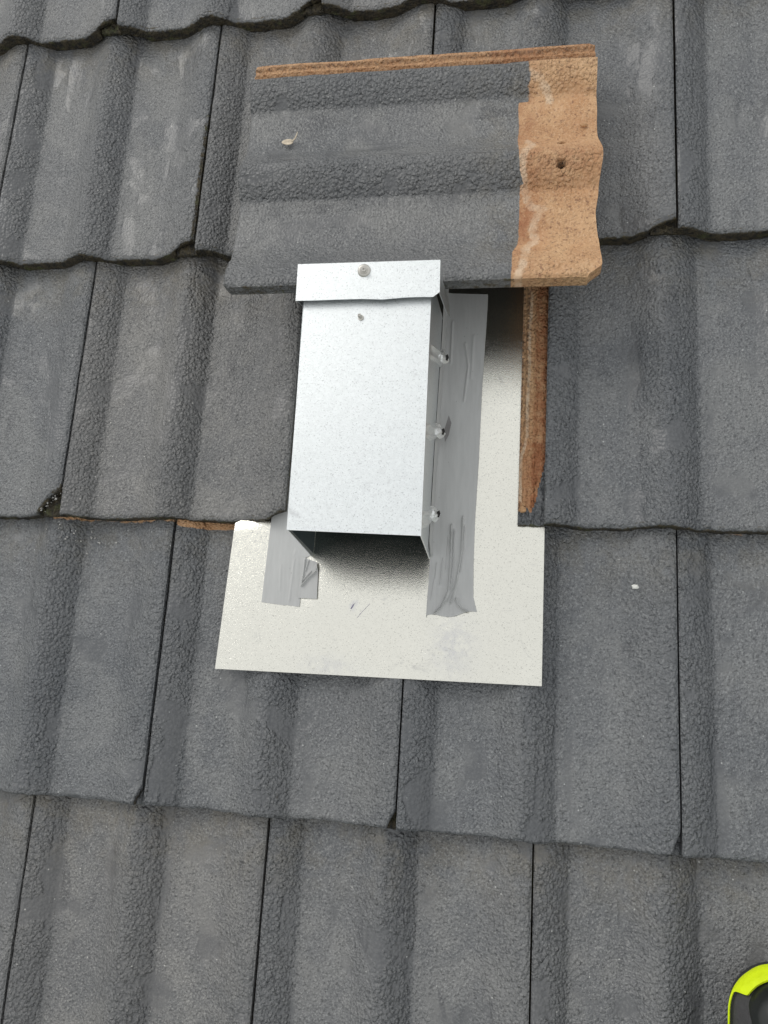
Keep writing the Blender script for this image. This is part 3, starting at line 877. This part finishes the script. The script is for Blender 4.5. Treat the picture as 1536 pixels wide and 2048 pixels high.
ts = tape_mesh('tape_s', left=[(-0.4320, 0.253), (-0.4320, 0.3045)], right=[(-0.4078, 0.2535), (-0.4092, 0.2880), (-0.4112, 0.2965), (-0.4130, 0.3045)],
    rumple=0.2, ybot=lambda s: 0.2535 - 0.0006 * s, ytop=lambda s: 0.3035 - 0.0070 * s,
    wrinkles=[([(-0.4280, 0.2680), (-0.4200, 0.2780), (-0.4120, 0.2850)], 0.0018, 0.0010), ([(-0.4270, 0.2745), (-0.4180, 0.2850)], 0.0010, 0.0008),
              ([(-0.4262, 0.300), (-0.4268, 0.283), (-0.4280, 0.270)], 0.0013, 0.0010), ([(-0.4220, 0.298), (-0.4245, 0.286)], 0.0010, 0.0009),
              ([(-0.4110, 0.289), (-0.4085, 0.295)], 0.0020, 0.002)], nx=50, ny=80, lift=0.0022)
vlink('duct_tape', ts, MAT_TAPE, smooth=True)

# ------------------------------------------------------------------ work shoe, lower right corner
def shoe():
    root = empty('work_shoe', (0.080, -0.216, 0.002))
    tag(root, 'toe of a black work shoe with a neon yellow rim, in the bottom right corner', 'shoe')
    Lh = 0.135; W_ = 0.048
    def outline(a, sx=1.0, sy=1.0):
        """round toe (+y), gently waisted sides, rounder heel"""
        c, s_ = math.cos(a), math.sin(a)
        if s_ >= 0: x, y = W_ * c, (Lh - W_) + W_ * s_
        else: x, y = W_ * c * (1 - 0.10 * abs(s_)), (Lh - W_) - (2 * Lh - W_) * abs(s_) ** 1.0
        k = min(sx, 1.2)
        m = W_ * (1 - k)
        x = x * k
        y = (y - (Lh - W_)) * (1 - m / W_ if s_ >= 0 else 1 - m / (2 * Lh - W_)) + (Lh - W_)
        return x, y
    def ring_mesh(name, levels, seg=96, cap=True):
        P_ = np.zeros((seg, len(levels) + (1 if cap else 0), 3))
        for i in range(seg):
            a = 2 * math.pi * i / seg
            for j, lv in enumerate(levels):
                z, sx, sy = lv[:3]
                x, y = outline(a, sx, sy)
                zz = z(x, y) if callable(z) else z
                P_[i, j] = (x, y, zz)
            if cap:
                z = levels[-1][0]
                P_[i, -1] = (0, Lh - W_, z(0, Lh - W_) if callable(z) else z)
        me = grid_mesh(name, P_, closed_u=True)
        me.transform(Matrix.Rotation(math.radians(-3), 4, 'Z'))
        return me
    link('sole', ring_mesh('sole', [(0.0, 0.88, 0.95), (0.001, 0.93, 0.985), (0.014, 0.95, 1.0), (0.018, 0.95, 0.99), (0.019, 0.90, 0.96)]), MAT_RUBBER, root, True)
    # neon rim: tall over the toe, a thin piping along the side
    def rim_h(x, y):
        return 0.0225 + 0.0150 * float(sstep(Lh - W_ + 0.017, Lh - W_ + 0.025, np.array(y)))
    seg = 160
    P_ = np.zeros((seg, 7, 3))
    for i in range(seg):
        a = 2 * math.pi * i / seg
        x, y = outline(a, 1.0, 1.0)
        h = rim_h(x, y)
        k = 1 - 0.030 * (h > 0.026)
        inset = (h - 0.0225) / 0.015
        for j, (ox, zz) in enumerate(((0.985, 0.0178), (1.012, 0.0185), (1.018, 0.0205), (1.010 - 0.02 * inset, h - 0.008 * inset - 0.002), (0.998 - 0.13 * inset, h), (0.982 - 0.15 * inset, h - 0.0008), (0.968 - 0.15 * inset, 0.0185))):
            xx, yy = outline(a, ox)
            P_[i, j] = (xx, yy, zz + 0.0016 * mnoise.noise(Vector((x * 70, y * 70, j * 0.4))))
    me = grid_mesh('rim', P_, closed_u=True); me.transform(Matrix.Rotation(math.radians(-3), 4, 'Z'))
    link('neon_rim', me, MAT_NEON, root, True)
    def up(s_, h0):
        def f(x, y):
            return h0 + 0.030 * s_ * float(sstep(0.11, -0.02, np.array(y))) 
        return f
    link('upper', ring_mesh('upper', [(0.018, 0.93, 0.955), (0.030, 0.86, 0.93), (up(0.3, 0.036), 0.76, 0.88), (up(0.7, 0.046), 0.70, 0.80), (up(1.0, 0.052), 0.46, 0.62), (up(1.3, 0.054), 0.2, 0.3)]), MAT_GREYRUB, root, True)
    # polished cap over the toes
    P_ = np.zeros((60, 16, 3))
    for i in range(60):
        a = math.radians(-12) + math.radians(204) * i / 59
        for j in range(16):
            r_ = 1 - j / 15
            x, y = outline(a, 0.74 * r_)
            if j == 0: zz = 0.030
            else: zz = 0.035 + 0.030 * math.sqrt(max(0, 1 - r_ ** 2.2))
            y = max(y, 0.03)
            P_[i, j] = (x, y + 0.004, zz + 0.004)
    me = grid_mesh('cap', P_); me.transform(Matrix.Rotation(math.radians(-3), 4, 'Z'))
    link('toe_cap', me, MAT_CAP, root, True)
    # padded collar and tongue further back
    P_ = np.zeros((48, 14, 3))
    for i in range(48):
        a = 2 * math.pi * i / 48
        for j in range(14):
            b = 2 * math.pi * j / 13
            R_ = 1 + 0.16 * math.cos(b)
            P_[i, j] = (0.031 * R_ * math.cos(a), -0.072 + 0.050 * R_ * math.sin(a), 0.088 + 0.010 * math.sin(b) + 0.008 * math.sin(a) ** 2)
    link('collar', grid_mesh('collar', P_, closed_u=True), MAT_GREYRUB, root, True)
    return root
shoe_root = shoe()

# ------------------------------------------------------------------ small things
def blob(name, mat, r, loc, seed, label, cat, group=None, parent=None):
    bm = bmesh.new()
    bmesh.ops.create_icosphere(bm, subdivisions=3, radius=1)
    for v in bm.verts:
        c = v.co.copy()
        s_ = 1 + 0.35 * mnoise.noise(c * 1.3 + Vector((seed, 0, 0))) + 0.12 * mnoise.noise(c * 4 + Vector((0, seed, 0)))
        v.co = Vector((c.x * r[0], c.y * r[1], c.z * r[2])) * s_
    me = bpy.data.meshes.new(name); bm.to_mesh(me); bm.free()
    o = link(name, me, mat, None, True)
    o.location = loc
    tag(o, label, cat, group)
    return o
blob('pebble', MAT_STONE, (0.0042, 0.0026, 0.0018), (-0.0455, 0.2815, float(prof_top(np.array([0.2545]))[0]) - 0.0632 * (0.2815 - YD) + 0.0014), 3, 'tiny white pebble on the grey tiles, right of the lower metal sheet', 'pebble')
c1 = on_loose(0.0835, 0.412, 0.0028)
blob('mortar_crumb', MAT_CRUMB, (0.0042, 0.0022, 0.0018), c1, 7, 'small mortar crumb on the bare orange end of the loose tile', 'crumb')
blob('mortar_crumb', MAT_CRUMB, (0.0040, 0.0038, 0.0022), (-0.1715, 0.3640, -0.0100), 9, 'mortar crumb near the foot of the orange-brown side strip', 'crumb')

# grit spilt from the broken tile corner
rs = np.random.RandomState(4)
bm = bmesh.new()
for k in range(70):
    if k < 45:
        u_ = rs.rand(); x = -0.781 + 0.028 * u_ + rs.normal() * 0.003; y = 0.352 + 0.030 * u_ + rs.normal() * 0.003; z = -0.0125 + rs.rand() * 0.006
    else:
        x = -0.735 + rs.normal() * 0.020 ; y = 0.322 + rs.normal() * 0.012; z = -0.0215
        if y > 0.345: y = 0.33
        z = float(prof_top(np.array([(x + 0.90)]))[0]) - 0.0625 * (y - YD) + 0.0012
    s_ = 0.0004 + 0.0008 * rs.rand() ** 2
    r_ = bmesh.ops.create_icosphere(bm, subdivisions=1, radius=s_, matrix=Matrix.Translation((x, y, z)) @ Matrix.Rotation(rs.rand() * 6, 4, 'Z') @ Matrix.Scale(1.6, 4, (1, 0, 0)))
me = bpy.data.meshes.new('grit'); bm.to_mesh(me); bm.free()
tag(link('grit', me, MAT_MICA), 'pale sparkling grit spilt at the broken tile corner on the left', 'grit', kind='stuff')

# dried seed with its stalk on the loose tile
def seed_husk():
    bm = bmesh.new()
    bmesh.ops.create_uvsphere(bm, u_segments=20, v_segments=12, radius=1)
    for v in bm.verts:
        x, y, z = v.co
        w_ = 1 + 0.25 * x
        v.co = Vector((x * 0.0075, y * 0.0042 * w_ + 0.0012 * x * x, z * 0.0013 + 0.0016 * y * y))
    me1 = bpy.data.meshes.new('husk'); bm.to_mesh(me1); bm.free()
    pts = [(0.0055, 0.001, 0.0008), (0.0095, 0.004, 0.0018), (0.0115, 0.0085, 0.0030), (0.0125, 0.0125, 0.0036)]
    P_ = np.zeros((8, 4, 3))
    for i in range(8):
        a = 2 * math.pi * i / 8
        for j, p in enumerate(pts):
            r_ = 0.0015 * (1 - j / 4.2)
            P_[i, j] = (p[0] + r_ * math.cos(a), p[1], p[2] + 0.5 * r_ * math.sin(a))
    me2 = grid_mesh('stalk', P_, closed_u=True)
    return me1, me2
h1, h2 = seed_husk()
husk = empty('dried_seed')
HM = LM @ Matrix.Translation((0.0865, 0.0540, -0.0155)) @ Matrix.Rotation(math.radians(90), 4, 'Z')
husk.matrix_world = HM
link('husk', h1, MAT_LEAF, husk, True)
link('stalk', h2, MAT_LEAF, husk, True)
tag(husk, 'small pale dried seed with a stalk on the dark face of the loose tile', 'dried seed')

# ------------------------------------------------------------------ under and around the roof
def box_mesh(name, lo, hi):
    return slab_mesh(name, [(lo[0], lo[1], hi[2]), (hi[0], lo[1], hi[2]), (hi[0], hi[1], hi[2]), (lo[0], hi[1], hi[2])], (0, 0, lo[2] - hi[2]))
tag(link('roof_underlay', box_mesh('underlay', (-1.65, -0.76, -0.135), (0.66, 1.80, -0.115)), MAT_DECK), kind='structure')

roof_objs = [o for o in COL.objects if o.parent is None and o.type in ('MESH', 'EMPTY')]
bpy.context.view_layer.update()
for o in roof_objs:
    o.matrix_world = M @ o.matrix_world

gm = bpy.data.meshes.new('ground')
gm.from_pydata([(-600, -600, 0), (600, -600, 0), (600, 600, 0), (-600, 600, 0)], [], [(0, 1, 2, 3)])
tag(link('ground', gm, MAT_GRASS), kind='structure')
